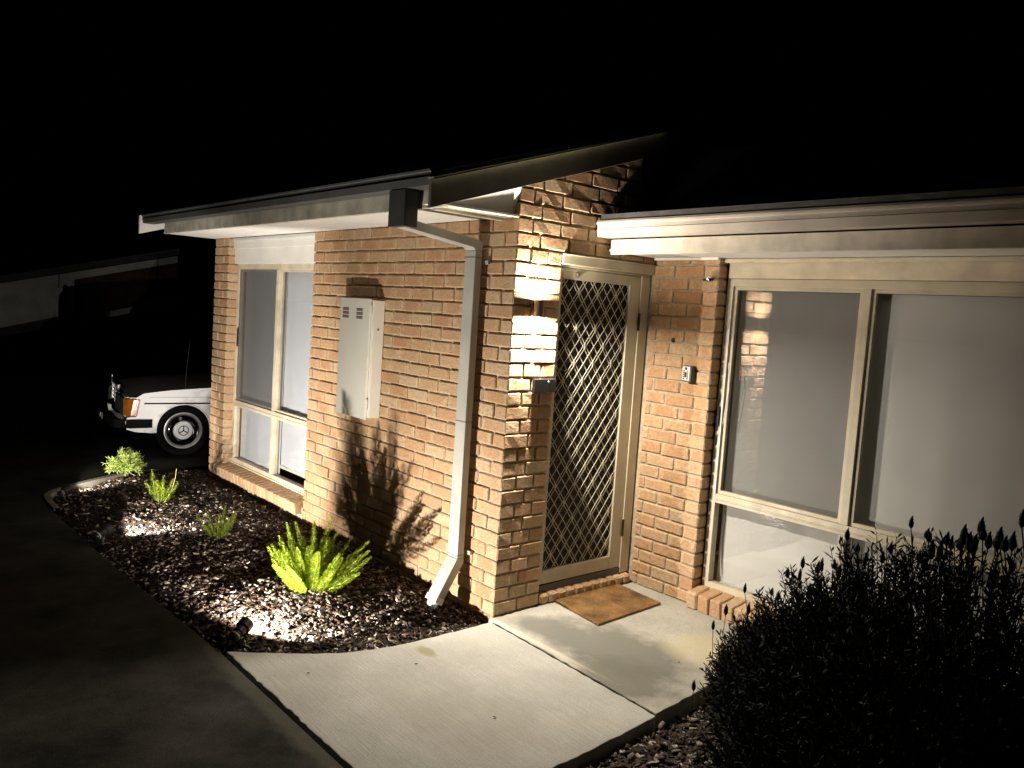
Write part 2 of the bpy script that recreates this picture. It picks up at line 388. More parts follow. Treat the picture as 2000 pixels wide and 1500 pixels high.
for i, b in enumerate(bricks):
    if i in single: add_brick(b, b[0])
    else:
        _, x0, x1, y0, y1, z0, z1, ax = b
        bm = brick_bm(x1-x0, y1-y0, z1-z0, ax, RS.random(), RS); p = RS.uniform(-.0022, .0022)
        bmesh.ops.translate(bm, verts=bm.verts, vec=((x0+x1)/2 + (p if ax == 'y' else 0), (y0+y1)/2 + (p if ax == 'x' else 0), (z0+z1)/2))
        me = bpy.data.meshes.new('tmp'); bm.to_mesh(me); bm.free(); rest.from_mesh(me); bpy.data.meshes.remove(me)
me = bpy.data.meshes.new('brick_courses'); rest.to_mesh(me); rest.free(); me.materials.append(BRICK)
ro = bpy.data.objects.new('brick_courses', me); COL.objects.link(ro); adopt(ro, house); tag(ro, kind='stuff')
# window sill of wall A: brick on edge, sloping
sill = MB().box(-4.42, XJ, .0, .09, -.12, .10).build('window_sill', MORTAR, house)
x = -4.44; i = 0
while x < XJ - .05:
    b = MB().prism([(0, -.045, -.055), (0, .135, -.02), (0, .135, .06), (0, -.045, .02)], (.078, 0, 0))
    me_b = brick_bm(.076, .20, .10, 'y', RS.random(), RS); me = bpy.data.meshes.new('brick'); me_b.to_mesh(me); me_b.free(); me.materials.append(BRICK)
    o = bpy.data.objects.new('brick', me); COL.objects.link(o); o.location = (x + .038, .035, .105); o.rotation_euler = (math.radians(9), RS.gauss(0, .01), 0); adopt(o, sill)
    x += .086
# sill of window C
sillc = MB().box(.56, 3.05, YC - .03, YC + .1, -.1, .075).build('window_sill', MORTAR, house)
x = .53; i = 0
while x < 3.0:
    me_b = brick_bm(.082, .185, .115, 'y', RS.random(), RS, 1.3); me = bpy.data.meshes.new('brick'); me_b.to_mesh(me); me_b.free(); me.materials.append(BRICK)
    o = bpy.data.objects.new('brick', me); COL.objects.link(o); o.location = (x + .041, YC + .025, .068); o.rotation_euler = (math.radians(7), RS.gauss(0, .012), 0); adopt(o, sillc)
    x += .092
# door sill of bricks on edge
sd = MB().box(-.13, -.012, WB + .01, YC - .006, -.1, .052).build('door_sill', MORTAR, house)
y = WB + .008
while y < YC - .05:
    me_b = brick_bm(.15, .074, .064, 'x', .2 + .3 * RS.random(), RS, 1.5); me = bpy.data.meshes.new('brick'); me_b.to_mesh(me); me_b.free(); me.materials.append(BRICK)
    o = bpy.data.objects.new('brick', me); COL.objects.link(o); o.location = (-.062 + RS.uniform(-.003, .003), y + .037, .038); o.rotation_euler = (RS.gauss(0, .012), math.radians(3), RS.gauss(0, .01)); adopt(o, sd)
    y += .0795
# unseen side, back and rooms
side = MB().box(XL + .01, XL + .11, .105, 6.2, -.15, 2.45).build('side_wall', BRICK, house)
MB().box(XL + .12, -.12, 6.1, 6.2, -.15, 2.45).build('back_wall', BRICK, house)
MB().box(XC + .0, 3.0, YC + .9, YC + .95, -.1, 2.3).build('interior_wall', DARK, house); MB().box(-4.5, -2.0, .9, .95, -.1, 2.4).build('interior_wall', DARK, house)
MB().box(3.05, 4.6, YC + .01, YC + .11, -.12, 2.30).build('far_wall', BRICK, house)
# --- roof A
RY0, RZ0, SL = -.60, 2.545, .323
mb = MB(); mb.prism([(-5.0, RY0, RZ0), (-5.0, 3.2, RZ0 + 3.8 * SL), (-5.0, 3.2, RZ0 + 3.8 * SL + .03), (-5.0, RY0, RZ0 + .03)], (5.055, 0, 0))
roofa = mb.build('roof', ROOF, house)
mb = MB()
for k in range(1, 22):
    xx = -5.0 + k * .23; mb.prism([(xx-.02, RY0+.02, RZ0+.034), (xx+.02, RY0+.02, RZ0+.034), (xx+.012, RY0+.02, RZ0+.055), (xx-.012, RY0+.02, RZ0+.055)], (0, 3.7, 3.7*SL))
mb.build('roof_rib', ROOF, roofa)
MB().prism([(.018,-.655,2.371-.005),(.018,2.2,2.371+2.84*.323),(.018,2.2,2.371+2.84*.323+.145),(.018,-.655,2.371+.14)], (.026,0,0)).build('barge_board', BARGE, house, bevel=.002)
MB().prism([(.012,-.66,2.516),(.012,2.2,2.516+2.86*.323),(.012,2.2,2.516+2.86*.323+.008),(.012,-.66,2.524)], (.055,0,0)).build('barge_capping', CREAMT, house)
MB().prism([(-5.0,-.655,2.39),(-5.0,2.2,2.39+2.84*.323),(-5.0,2.2,2.39+2.84*.323+.18),(-5.0,-.655,2.57)], (.03,0,0)).build('barge_board', WHITE, house, bevel=.002)
MB().box(-4.62, -.012, -.525, -.50, 2.394, 2.535).build('fascia', WEATH, house, bevel=.003)
MB().box(-4.72, -.10, -.499, .0, 2.403, 2.418).build('soffit', WHITE, house)
MB().box(-.115, .012, -.60, -.004, 2.400, 2.412).build('soffit_strip', WEATH, house)
MB().box(-.16, -.117, -.498, -.005, 2.385, 2.4025).build('cover_strip', CREAMT, house)
MB().prism([(-.045,-.50,2.414),(-.045,-.003,2.414),(.012,-.003,2.574),(.012,-.50,2.4175)], (-.012,0,.004)).build('eave_end_panel', WHITE, house)
MB().box(-4.72, -4.60, -.495, .3, 2.42, 2.52).build('eave_end_panel', WHITE, house)
def gutter(name, x0, x1, yf, zt, h, d, mat, parent, lips):
    """quad gutter: a folded profile in y,z swept along x; lips = fraction heights of the small steps"""
    pr = [(yf+d, zt-.01), (yf+d, zt-h), (yf+.012, zt-h), (yf+.002, zt-h*.55), (yf+.006, zt-h*.52), (yf+.006, zt-h*.30), (yf-.004, zt-h*.24), (yf-.006, zt-.012), (yf, zt), (yf+.014, zt-.002), (yf+.012, zt-.006), (yf+.012, zt-h+.01), (yf+d-.006, zt-h+.01), (yf+d-.006, zt-.01)]
    return MB().prism([(x0, y, z) for y, z in pr], (x1 - x0, 0, 0)).build(name, mat, parent)
gutter('gutter', -4.93, .012, -.645, 2.585, .092, .115, DARKGUT, house, ())
# --- lintel panel, window A
MB().box(-4.325, XJ - .004, .045, .06, 2.30, 2.402).box(-4.325, XJ - .004, .06, .10, 2.155, 2.31).build('lintel_panel', WHITE, house)
MB().box(-4.325, XJ - .004, .03, .046, 2.372, 2.4025).build('quad_moulding', WHITE, house)
def window(name, x0, x1, z0, z1, y, mull, zt, fw, fmat, bmat, blinds, screens, parent, label, soff):
    w = empty(name, (x0, y, z0), None, None); adopt(w, parent); del_l = w
    w['label'] = label
    f = MB(); d = .055
    f.box(x0, x0+fw, y, y+d, z0, z1).box(x1-fw, x1, y, y+d, z0, z1).box(x0+fw, x1-fw, y, y+d, z1-fw, z1).box(x0+fw, x1-fw, y, y+d, z0, z0+fw)
    f.box(x0+fw, x1-fw, y-.004, y+d, zt-fw*.62, zt+fw*.62)
    for m in mull: f.box(m-fw/2, m+fw/2, y-.003, y+d, z0+fw, zt-fw*.62-.0005); f.box(m-fw/2, m+fw/2, y-.003, y+d, zt+fw*.62+.0005, z1-fw)
    f.build('frame', fmat, w, bevel=.003)
    e = MB().box(x0+fw, x1-fw, y-.010, y-.004, zt-.006, zt-.001).box(x0, x1, y-.012, y, z0-.004, z0+.010).build('track', fmat, w)
    xs = [x0+fw] + [v for m in mull for v in (m-fw/2, m+fw/2)] + [x1-fw]
    for i in range(0, len(xs), 2):
        a, b = xs[i], xs[i+1]
        for q0, q1, up in ((z0+fw, zt-fw*.62, 0), (zt+fw*.62, z1-fw, 1)):
            yy = y + .028
            if up and i // 2 in screens:
                s = MB().box(a, b, y+soff, y+soff+.001, q0, q1).build('flyscreen', SCREEN if soff < .02 else SCREENC, w)
            if up:   # sash
                sw = .022; MB().box(a, a+sw, y+.014, y+.040, q0, q1).box(b-sw, b, y+.014, y+.040, q0, q1).box(a+sw, b-sw, y+.014, y+.040, q1-sw, q1).box(a+sw, b-sw, y+.014, y+.040, q0, q0+sw).build('sash', fmat, w)
                MB().box(a+sw, b-sw, yy, yy+.004, q0+sw, q1-sw).build('pane', GLASS, w)
            else: MB().box(a, b, yy, yy+.004, q0, q1).build('pane', GLASS, w)
    for (a, b, q0, q1, yy) in blinds:
        me = MB(); n = 14
        for k in range(n + 1):
            xx = a + (b-a)*k/n; dy = .004*math.sin(k*1.7) + .003*math.sin(k*.6+1)
            me.v += [(xx, yy+dy*.2, q1), (xx, yy+dy, q0)]
        me.f = [(2*k, 2*k+1, 2*k+3, 2*k+2) for k in range(n)]
        bl = me.build('blind', bmat, w, smooth='full'); MB().box(a, b, yy-.008, yy+.008, q0-.022, q0+.004).build('blind_rail', WHITE, w, bevel=.004)
    MB().box(x0-.2, x1+.2, y+.30, y+.32, z0-.1, z1+.2).build('room_shade', DARK, w)
    return w
STEELG = paint('grey_sash', (.30, .30, .29), .45, .05, 6, 0)
wa = window('window', -4.335, XJ + .06, .165, 2.155, .095, [-3.40], .77, .05, CREAMT, BLIND, [(-4.285, -3.352, .20, 2.10, .168), (-3.348, -2.4, .30, 2.09, .168)], [0], house, 'cream framed window with roller blinds and flyscreen beside the front pier', .008)
MB().box(-4.273, -4.262, .085, .094, 1.34, 1.52).build('handle', BLACK, wa)
wc = window('window', .535, 3.02, .118, 2.155, 1.352, [1.455, 2.42], .728, .048, CREAM, BLINDC, [(.588, 1.475, .16, 2.085, 1.440), (1.479, 2.44, .16, 2.085, 1.440), (2.444, 3.0, .16, 2.085, 1.440)], [0], house, 'wide cream framed window with pale roller blinds beside the porch', .044)
MB().tube([(.60,1.344,1.62),(.612,1.338,1.55),(.625,1.336,1.45),(.610,1.338,1.33),(.600,1.340,1.22)], .003, 6).build('cord', PVC, wc, smooth=True)
MB().tube([(.61,1.43,.62),(.605,1.428,.45),(.615,1.428,.3),(.625,1.428,.2)], .003, 6).build('cord', PVC, wc, smooth=True)
MB().box(.545, .562, 1.338, 1.352, 1.20, 1.32).build('handle', BLACK, wc)
mb = MB(); prev = None; zs = np.linspace(.72, 2.09, 46); rag = []
for z in zs: rag.append(.005 + .010 * (NR.rand() ** 2.5))
for i in range(45): mb.add([(.581,1.349,zs[i]),(.581-rag[i]-.0,1.347,zs[i]),(.581-rag[i+1],1.347,zs[i+1]),(.581,1.349,zs[i+1])], [(0,1,2,3)])
MB_seal = mb.build('sealant_bead', PVC, wc)
MB().box(.548, 3.02, 1.335, 1.36, 2.157, 2.283).build('lintel_panel', CREAMT, house, bevel=.003)
MB().box(.528, 3.6, 1.300, 1.334, 2.252, 2.278).build('quad_moulding', CREAMT, house, bevel=.006)
# --- porch eave C
gutter('gutter', .006, 4.6, .652, 2.462, .100, .12, GUTTER, house, ())
MB().box(.045, 4.6, .755, .780, 2.258, 2.352).build('fascia', FASC, house, bevel=.003)
MB().box(.012, 4.6, .781, 1.40, 2.281, 2.294).build('soffit', WHITE, house)
MB().box(.012, .528, 1.235, 1.262, 2.266, 2.2805).build('quad_moulding', WHITE, house)
MB().prism([(.03,.66,2.47),(.03,5.8,3.2),(.03,5.8,3.23),(.03,.66,2.50)], (4.8,0,0)).build('roof', ROOF, house)
# --- door frame, screen door, timber door
door = empty('security_door', (-.04, .8, .12), None, None); adopt(door, house)
MB().box(-.095, -.028, 1.172, YC - .004, .075, 2.15).box(-.095, -.028, WB + .002, WB + .022, .075, 2.15).box(-.095, -.028, WB + .002, YC - .004, 2.151, 2.165).build('door_frame', CREAM, door, bevel=.003)
MB().box(-.06, .004, WB + .004, YC - .006, 2.166, 2.224).box(-.05, .012, WB + .004, YC - .006, 2.2245, 2.232).build('door_head', CREAM, door, bevel=.004)
MB().box(-.062, -.036, WB + .024, .425, .118, 2.148).box(-.062, -.036, 1.062, 1.168, .118, 2.148).box(-.062, -.036, .425, 1.062, 2.080, 2.148).box(-.062, -.036, .425, 1.062, .118, .208).build('door_leaf', CREAM, door, bevel=.004)
gr = MB(); ya, yb, za, zb = .425, 1.062, .208, 2.08; DX, DZ = .088, .1135; y00, z00 = .50, .30
def clip(y0, sgn):
    """line y = y0 + sgn*(z-za)*DX/DZ inside the rectangle"""
    m = sgn * DX / DZ; z_lo, z_hi = za, zb
    t = sorted(((ya - y0) / m + za, (yb - y0) / m + za)); z_lo = max(z_lo, t[0]); z_hi = min(z_hi, t[1])
    return (z_lo, z_hi, m) if z_hi - z_lo > .01 else None
for sgn in (1, -1):
    k = -14
    while k < 26:
        for off, wd in ((-.013, 1), (.013, 1), (DX, 1)):
            yy0 = y00 + k * 2 * DX + off - sgn * (z00 - za) * DX / DZ
            c = clip(yy0, sgn)
            if c:
                zl, zh, m = c; xo = -.048 if sgn > 0 else -.0505
                gr.bar((xo, yy0 + (zl-za)*m, zl), (xo, yy0 + (zh-za)*m, zh), .0040, .0035, up=(1, 0, 0))
        k += 1
for j in range(0, 17):
    z = z00 + j * DZ
    for i in range(-4, 8):
        y = y00 + i * 2 * DX + (j % 2) * DX
        if ya + .01 < y < yb - .01 and z < zb - .03: gr.bar((-.0465, y, z - .022), (-.0465, y, z + .022), .008, .004, up=(1, 0, 0))
gr.build('grille', GRILLE, door)
MB().box(-.0575, -.0565, .426, 1.061, .209, 2.079).build('flywire', WIRE, door)
for z in (.40, 1.84): MB().box(-.030, -.020, 1.160, 1.176, z - .06, z + .06).build('hinge', BLACK, door, bevel=.002)
MB().lathe([(0,.012),(.012,.012),(.014,.004),(.020,0)], (-.036, .555, 2.115), (1,0,0), 12).build('top_latch', BRONZE, door, smooth=True)
MB().box(-.16, -.11, WB + .01, YC - .01, .09, 2.15).build('timber_door', TIMBER, house)
MB().box(-.105, -.03, WB + .005, YC - .005, .0715, .112).build('threshold', DARKGUT, house)
# --- downpipe
dp = empty('downpipe', (-.32, -.065, 0), None, None); adopt(dp, house)
MB().box(-.372, -.270, -.092, -.040, .30, 2.205).build('pipe', PIPE, dp, bevel=.006)
MB().prism([(-.372,-.092,2.206),(-.372,-.040,2.206),(-.372,-.040,2.262),(-.372,-.10,2.275),(-.372,-.585,2.335),(-.372,-.60,2.285),(-.372,-.108,2.222)], (.102,0,0)).build('elbow', PIPE, dp, bevel=.004)
MB().box(-.40, -.235, -.635, -.545, 2.285, 2.49).build('rainhead', BLACKST, dp, bevel=.004)
MB().prism([(-.372,-.092,.299),(-.372,-.040,.299),(-.372,-.040,.265),(-.372,-.175,.055),(-.372,-.222,.085)], (.102,0,0)).build('shoe', PIPE, dp, bevel=.004)
MB().prism([(-.374,-.226,.086),(-.374,-.172,.053),(-.374,-.19,.02),(-.374,-.245,.052)], (.106,0,0)).build('outlet', PVC, dp, bevel=.004)
MB().tube([(-.321,-.212,.05),(-.321,-.240,-.03)], .036, 16).build('outlet', PVC, dp, smooth=True)
for z in (2.165, 1.16, .32): MB().box(-.374, -.268, -.094, -.038, z - .001, z + .002).build('joint', DARKGUT, dp)
for z in (2.14, .335): MB().box(-.268, -.235, -.02, -.003, z - .012, z + .012).build('bracket', PIPE, dp, bevel=.002)

# ------------------------------------------------------------------ things fixed to the walls
mbx = empty('meter_box', (-1.63, 0, 1.02), 'cream steel electricity meter box on the brick wall left of the downpipe', 'meter box')
MB().box(-1.838, -1.400, -.092, -.003, 1.025, 1.872).build('cabinet', METER, mbx, bevel=.004)
MB().box(-1.855, -1.428, -.110, -.094, 1.012, 1.880).build('door', METER, mbx, bevel=.003)
for cx in (-1.765, -1.565):
    for k in range(3): MB().box(cx - .043, cx + .043, -.1135, -.1102, 1.788 - k*.028, 1.806 - k*.028).build('louvre', SLOT, mbx, bevel=.0015)
for z in (1.80, 1.12): MB().tube([(-1.422,-.104,z-.04),(-1.422,-.104,z+.04)], .008, 8).build('hinge', METER, mbx, smooth=True)
MB().lathe([(0,.004),(.008,.003),(.009,0)], (-1.3995,-.05,1.665), (1,0,0), 10).build('screw', SLOT, mbx)
lamp = empty('wall_lamp', (0, .172, 1.88), 'bronze up-and-down wall lamp shining on the brick pier', 'lamp')
LZ = 1.883
MB().box(.001, .009, .140, .204, LZ - .046, LZ + .046).build('back_plate', BRONZE, lamp, bevel=.002)
def ring(z0, z1): return [(.025, z0), (.028, z0), (.028, z1), (.025, z1), (.025, z0)]
MB().lathe(ring(-.05, .05), (.036, .172, LZ), (0,0,1), 28).build('body', BRONZE, lamp, smooth=True)
MB().lathe([(0, -.012), (.025, -.012), (.025, .012), (0, .012)], (.036, .172, LZ), (0,0,1), 28).build('divider', BRONZE, lamp, smooth=True)
LENS = emit_mat('lamp_lens', (1, .86, .66), 60)
for s in (1, -1): MB().lathe([(0, s*.0205), (.022, s*.0205), (.022, s*.0165), (0, s*.0165)], (.036, .172, LZ), (0,0,1), 24).build('lens', LENS, lamp)
def spot(name, loc, d, watts, ang, blend, rad, col, parent, world=True):
    l = bpy.data.lights.new(name, 'SPOT'); l.energy = watts; l.spot_size = ang; l.spot_blend = blend; l.shadow_soft_size = rad; l.color = col
    o = bpy.data.objects.new(name, l); COL.objects.link(o); o.location = loc; o.rotation_euler = Vector(d).to_track_quat('-Z', 'Y').to_euler(); adopt(o, parent, world); return o
def disk(name, loc, d, watts, size, col, parent):
    l = bpy.data.lights.new(name, 'AREA'); l.shape = 'DISK'; l.size = size; l.energy = watts; l.color = col
    o = bpy.data.objects.new(name, l); COL.objects.link(o); o.location = loc; o.rotation_euler = Vector(d).to_track_quat('-Z', 'Y').to_euler(); adopt(o, parent)
disk('bulb', (.036, .172, LZ + .0515), (0, 0, 1), LAMP_UP, .046, WARM, lamp)
disk('bulb', (.036, .172, LZ - .0515), (0, 0, -1), LAMP_DOWN, .046, WARM, lamp)
bx = empty('doorbell_box', (0, .29, 1.37), 'small black box fixed to the brick pier beside the screen door', 'box')
MB().box(.002, .026, .192, .372, 1.372, 1.456).build('case', BLACK, bx, bevel=.004)
MB().lathe([(0,.003),(.008,.002),(.009,0)], (.026, .31, 1.437), (1,0,0), 12).build('button', STEEL, bx, smooth=True)
ks = empty('key_safe', (.37, YC, 1.47), 'small key safe with push buttons on the brick wall right of the door', 'key safe')
MB().box(.338, .408, YC - .048, YC - .003, 1.470, 1.578).build('case', paint('key_safe_body', (.10, .09, .075), .5, .1, 20, 0), ks, bevel=.008)
MB().box(.342, .398, YC - .052, YC - .047, 1.480, 1.570).build('face', PVC, ks, bevel=.002)
for r in range(5):
    for c in range(2): MB().box(.350 + c*.030, .360 + c*.030, YC - .056, YC - .052, 1.488 + r*.0125, 1.4955 + r*.0125).build('button', BLACK, ks)
MB().lathe([(0,.006),(.009,.005),(.010,0)], (.370, YC - .052, 1.558), (0,-1,0), 12).build('knob', BLACK, ks, smooth=True)
MB().box(.366,.374, YC-.058, YC-.052, 1.500, 1.535).build('latch', BLACK, ks)
hk = empty('wall_hook', (.47, YC, 2.14), 'small steel bracket high on the brick wall beside the window', 'hook')
MB().tube([(.475,YC-.002,2.142),(.475,YC-.04,2.142)], .011, 10).build('stem', BLACK, hk, smooth=True)
MB().lathe([(0,-.006),(.018,-.004),(.020,.004),(.012,.010),(0,.012)], (.485,YC-.045,2.142), (.5,-1,-.3), 14).build('cup', STEEL, hk, smooth=True)
MB().tube([(.425,YC-.02,2.138),(.475,YC-.03,2.142)], .008, 8).build('arm', BLACK, hk, smooth=True)
pl = MB().lathe([(0,.010),(.010,.009),(.014,.004),(.016,0)], (.205, YC - .002, 1.735), (0,-1,0), 14).build('wall_plug', BLACK, smooth=True); tag(pl, 'tiny dark plug in a brick above the key safe', 'plug')

# ------------------------------------------------------------------ door mat
mat_o = empty('door_mat', (.2, .79, .003), 'brown coir mat lying on the porch before the screen door', 'door mat')
MP = [(.018,.505),(.452,.452),(.418,1.085),(.015,1.118)]
COIR = paint('coir', (.20, .105, .036), .95, .5, 7, .9)
MB().prism([(x, y, .0045) for x, y in MP], (0, 0, .014)).build('backing', COIR, mat_o, bevel=.003)
V = []; F = []; A = []; P = [Vector((*p, 0)) for p in MP]
for i in range(14000):
    a, b = NR.rand(), NR.rand()
    if i < 900: a = round(NR.rand()); 
    elif i < 1800: b = round(NR.rand())
    p = (P[0]*(1-a) + P[1]*a)*(1-b) + (P[3]*(1-a) + P[2]*a)*b; an = NR.rand()*6.28; L = .006 + .012*NR.rand()
    d = Vector((math.cos(an), math.sin(an), 0)); w = Vector((-d.y, d.x, 0))*.0011; z0 = .0175; z1 = .018 + .006*NR.rand()
    if i >= 1800: an = NR.rand()*6.28
    if i < 1800: z0 -= .012*NR.rand(); z1 = z0 + .004
    n = len(V); V += [tuple(p - d*L/2 + w + Vector((0,0,z0))), tuple(p - d*L/2 - w + Vector((0,0,z0))), tuple(p + d*L/2 + Vector((0,0,z1)))]; F.append((n, n+1, n+2)); A += [NR.rand()]*3
raw_mesh('coir_pile', V, F, chip_mat('coir_fibre', [(0, (.10,.05,.02)), (.5, (.25,.13,.042)), (1, (.42,.24,.085))]), A, mat_o)

# ------------------------------------------------------------------ garden beds
from mathutils import noise
def inpoly(x, y, P):
    c = False; j = len(P) - 1
    for i in range(len(P)):
        if (P[i][1] > y) != (P[j][1] > y) and x < (P[j][0]-P[i][0])*(y-P[i][1])/(P[j][1]-P[i][1]) + P[i][0]: c = not c
        j = i
    return c
BED = [(-.385,-1.50),(-2.0,-1.585)] + smooth_line([(-3.0,-1.605),(-3.7,-1.61),(-4.13,-1.595),(-4.33,-1.505),(-4.49,-1.34),(-4.69,-1.08),(-4.88,-.74),(-4.96,-.35),(-4.96,.1)]) + [(.04,.1)] + CURVE[::-1]
BED2 = [(1.43,-1.9),(1.41,-.9),(1.395,-.4),(1.36,.15),(1.335,.5),(1.335,1.24),(5.0,1.24),(5.0,-1.9)]
def edge_dist(x, y, P):
    m = 9
    for i in range(len(P)):
        a, b = P[i-1], P[i]; dx, dy = b[0]-a[0], b[1]-a[1]; t = max(0, min(1, ((x-a[0])*dx + (y-a[1])*dy)/(dx*dx+dy*dy+1e-9)))
        m = min(m, math.hypot(x-a[0]-t*dx, y-a[1]-t*dy))
    return m
def bed_h(x, y, which=0):
    if which == 0:
        e = min(edge_dist(x, y, BED), .35) / .35
        h = -.05 + .06*e
        for (fx, fy, fr, fh) in ((-.874,-.80,.30,.055),(-2.28,-.815,.2,.03),(-3.47,-.86,.2,.03),(-4.62,-.83,.25,.03),(-.55,-1.25,.2,.02)):
            h += fh*math.exp(-((x-fx)**2+(y-fy)**2)/fr**2)
    else: h = -.065 + .03*min(1, edge_dist(x, y, BED2)/.5)
    return h + .022*noise.noise(Vector((x*3.1, y*3.1, which*7))) + .012*noise.noise(Vector((x*9, y*9, 3)))
def bed(name, P, which, step):
    xs = np.arange(min(p[0] for p in P)-step, max(p[0] for p in P)+step*2, step); ys = np.arange(min(p[1] for p in P)-step, max(p[1] for p in P)+step*2, step)
    nx, ny = len(xs), len(ys); ins = np.zeros((nx, ny), bool); V = []
    for i in range(nx):
        for j in range(ny):
            k = inpoly(xs[i], ys[j], P); ins[i, j] = k; V.append((xs[i], ys[j], bed_h(xs[i], ys[j], which) if k else -.09))
    F = [(i*ny+j, (i+1)*ny+j, (i+1)*ny+j+1, i*ny+j+1) for i in range(nx-1) for j in range(ny-1) if ins[i,j] or ins[i+1,j] or ins[i,j+1] or ins[i+1,j+1]]
    o = raw_mesh(name, V, F, SOIL); tag(o, kind='structure'); return o
bed('garden_soil', BED, 0, .05); bed('garden_soil', BED2, 1, .08)
def chips(name, P, which, count, label, dens=None, smin=.011, smax=.045):
    V = []; F = []; A = []; x0, x1 = min(p[0] for p in P), max(p[0] for p in P); y0, y1 = min(p[1] for p in P), max(p[1] for p in P); n = 0; R = random.Random(which + 31)
    while n < count:
        x, y = R.uniform(x0, x1), R.uniform(y0, y1)
        if not inpoly(x, y, P) or (dens and R.random() > dens(x, y)): continue
        if which == 0 and y > -.012: continue
        L = smin + (smax - smin)*R.random()**2.2; w = L*R.uniform(.25, .7); t = min(w, L)*R.uniform(.15, .4)
        q = Matrix.Rotation(R.uniform(0, 6.28), 3, 'Z') @ Matrix.Rotation(R.gauss(0, .38), 3, 'X') @ Matrix.Rotation(R.gauss(0, .38), 3, 'Y')
        c = Vector((x, y, bed_h(x, y, which) + t*.4 + R.random()*.010)); b = len(V); r = R.random(); bend = R.uniform(-.2, .25)*L
        for sx, sy in ((-1,-.6),(0,-1),(1,-.5),(1,.6),(0,1),(-1,.5)):
            for top in (0, 1):
                k = R.uniform(.75, 1.15); V.append(tuple(c + q @ Vector((sx*L/2*k, sy*w/2*k, (t if top else 0) - (bend*abs(sx) if True else 0))))); A.append(r)
        o = lambda i, top: b + 2*(i % 6) + top
        F += [(o(0,1), o(1,1), o(2,1), o(3,1)), (o(0,1), o(3,1), o(4,1), o(5,1))] + [(o(i,0), o(i+1,0), o(i+1,1), o(i,1)) for i in range(6)]
        n += 1
    ob = raw_mesh(name, V, F, CHIP, A); return tag(ob, label, 'mulch', kind='stuff')
chips('bark_mulch', BED, 0, 19000, 'dark bark mulch covering the garden bed below the front wall', lambda x, y: .45 + .55*(x > -2.2))
chips('bark_mulch', [(1.43,-1.5),(1.41,-.9),(1.395,-.4),(1.36,.15),(1.335,.5),(1.335,.9),(2.4,.9),(2.9,-.2),(2.6,-1.5)], 1, 9500, 'bark mulch beside the path under the lavender bush', None, .012, .05)
# kerb round the bed's left end, and a steel edging strip along the path
kb = MB()
P2 = [Vector((x, y, 0)) for x, y in EDGE[4:25]]
for i in range(len(P2) - 1):
    a, b = P2[i], P2[i+1]; na = -Vector((0,0,1)).cross((P2[min(i+1,len(P2)-1)]-P2[max(i-1,0)])).normalized(); nb = -Vector((0,0,1)).cross((P2[min(i+2,len(P2)-1)]-P2[i])).normalized()
    wv = .05; a = a + na*.008; b = b + nb*.008
    kb.add([a+Vector((0,0,-.08)), b+Vector((0,0,-.08)), b+Vector((0,0,.012)), a+Vector((0,0,.012)), a+na*wv+Vector((0,0,-.08)), b+nb*wv+Vector((0,0,-.08)), b+nb*wv+Vector((0,0,.008)), a+na*wv+Vector((0,0,.008))],
        [(0,1,2,3),(3,2,6,7),(4,7,6,5)])
tag(kb.build('garden_kerb', concrete_mat('kerb_concrete', (.14,.125,.10), (.22,.20,.165))), kind='structure')

# loose bits of bark that have fallen on the paving
for (u, v, where) in [(602,1315,'on the path close to the garden bed'), (966,1401,'in the middle of the pale path slab'), (813,1297,'on the path next to the greenish stain'), (1326,1294,'on the stained porch slab beside the lavender')]:
    d_ = ray(u, v); p_ = CAM + d_*((.004 - CAM.z)/d_.z); L_ = .006 + .006*random.random(); a_ = random.random()*3
    o_ = MB().prism([(L_*math.cos(a_), L_*math.sin(a_), 0), (.4*L_*math.cos(a_+1.6), .4*L_*math.sin(a_+1.6), .001), (-L_*math.cos(a_), -L_*math.sin(a_), 0), (.35*L_*math.cos(a_-1.5), .35*L_*math.sin(a_-1.5), .002)], (0, 0, .003)).build('bark_fragment', SOIL)
    o_.location = p_; tag(o_, 'tiny dark bark fragment ' + where, 'bark', 'bark fragments fallen on the paving')
# ------------------------------------------------------------------ garden spot lights
LENS2 = emit_mat('spot_lens', (1, .92, .80), 25)
def garden_spot(loc, target, watts, label, ang=110, elev=None):
    loc = Vector(loc); d = (Vector(target) - loc); d.normalize()
    e = empty('garden_spotlight', loc, label, 'spotlight', 'spotlights staked in the garden bed')
    h = Vector((0, 0, .08)); back = h - d*.045; front = h + d*.05
    MB().tube([(0,0,-.10),(0,0,.03)], [.004,.009], 8).build('stake', BLACK, e, world=False)
    MB().tube([(0,0,.02),(0,0,.055), tuple(h - d*.02)], [.012,.011,.012], 8).build('bracket', BLACK, e, smooth=True, world=False)
    MB().lathe([(0,-.070),(.020,-.070),(.027,-.062),(.028,-.030),(.024,-.028),(.024,-.022),(.030,-.020),(.031,.012),(.041,.018),(.042,.058),(.039,.058),(.038,.022),(0,.020)], h, d, 24).build('housing', BLACK, e, smooth=True, world=False)
    MB().lathe([(.0285,-.050),(.0292,-.049),(.0292,-.044),(.0285,-.043)], h, d, 24).build('band', PVCG, e, world=False)
    MB().lathe([(0,.030),(.034,.030),(.034,.026),(0,.026)], h, d, 20).build('lens', LENS2, e, world=False)
    spot('bulb', h + d*.061, d, watts, math.radians(ang), .35, .009, SPOTC, e, world=False); return e
PVCG = paint('grey_band', (.35, .34, .33), .4, .05, 8, 0)
garden_spot((-.415,-1.405,-.005), (-1.22,0.0,.60), SPOT_W[0], 'black garden spotlight aimed at the largest fern, nearest the path', 150)
garden_spot((-2.60,-1.53,-.005), (-3.3,0.0,.60), SPOT_W[1], 'black garden spotlight halfway along the driveway edge', 102)
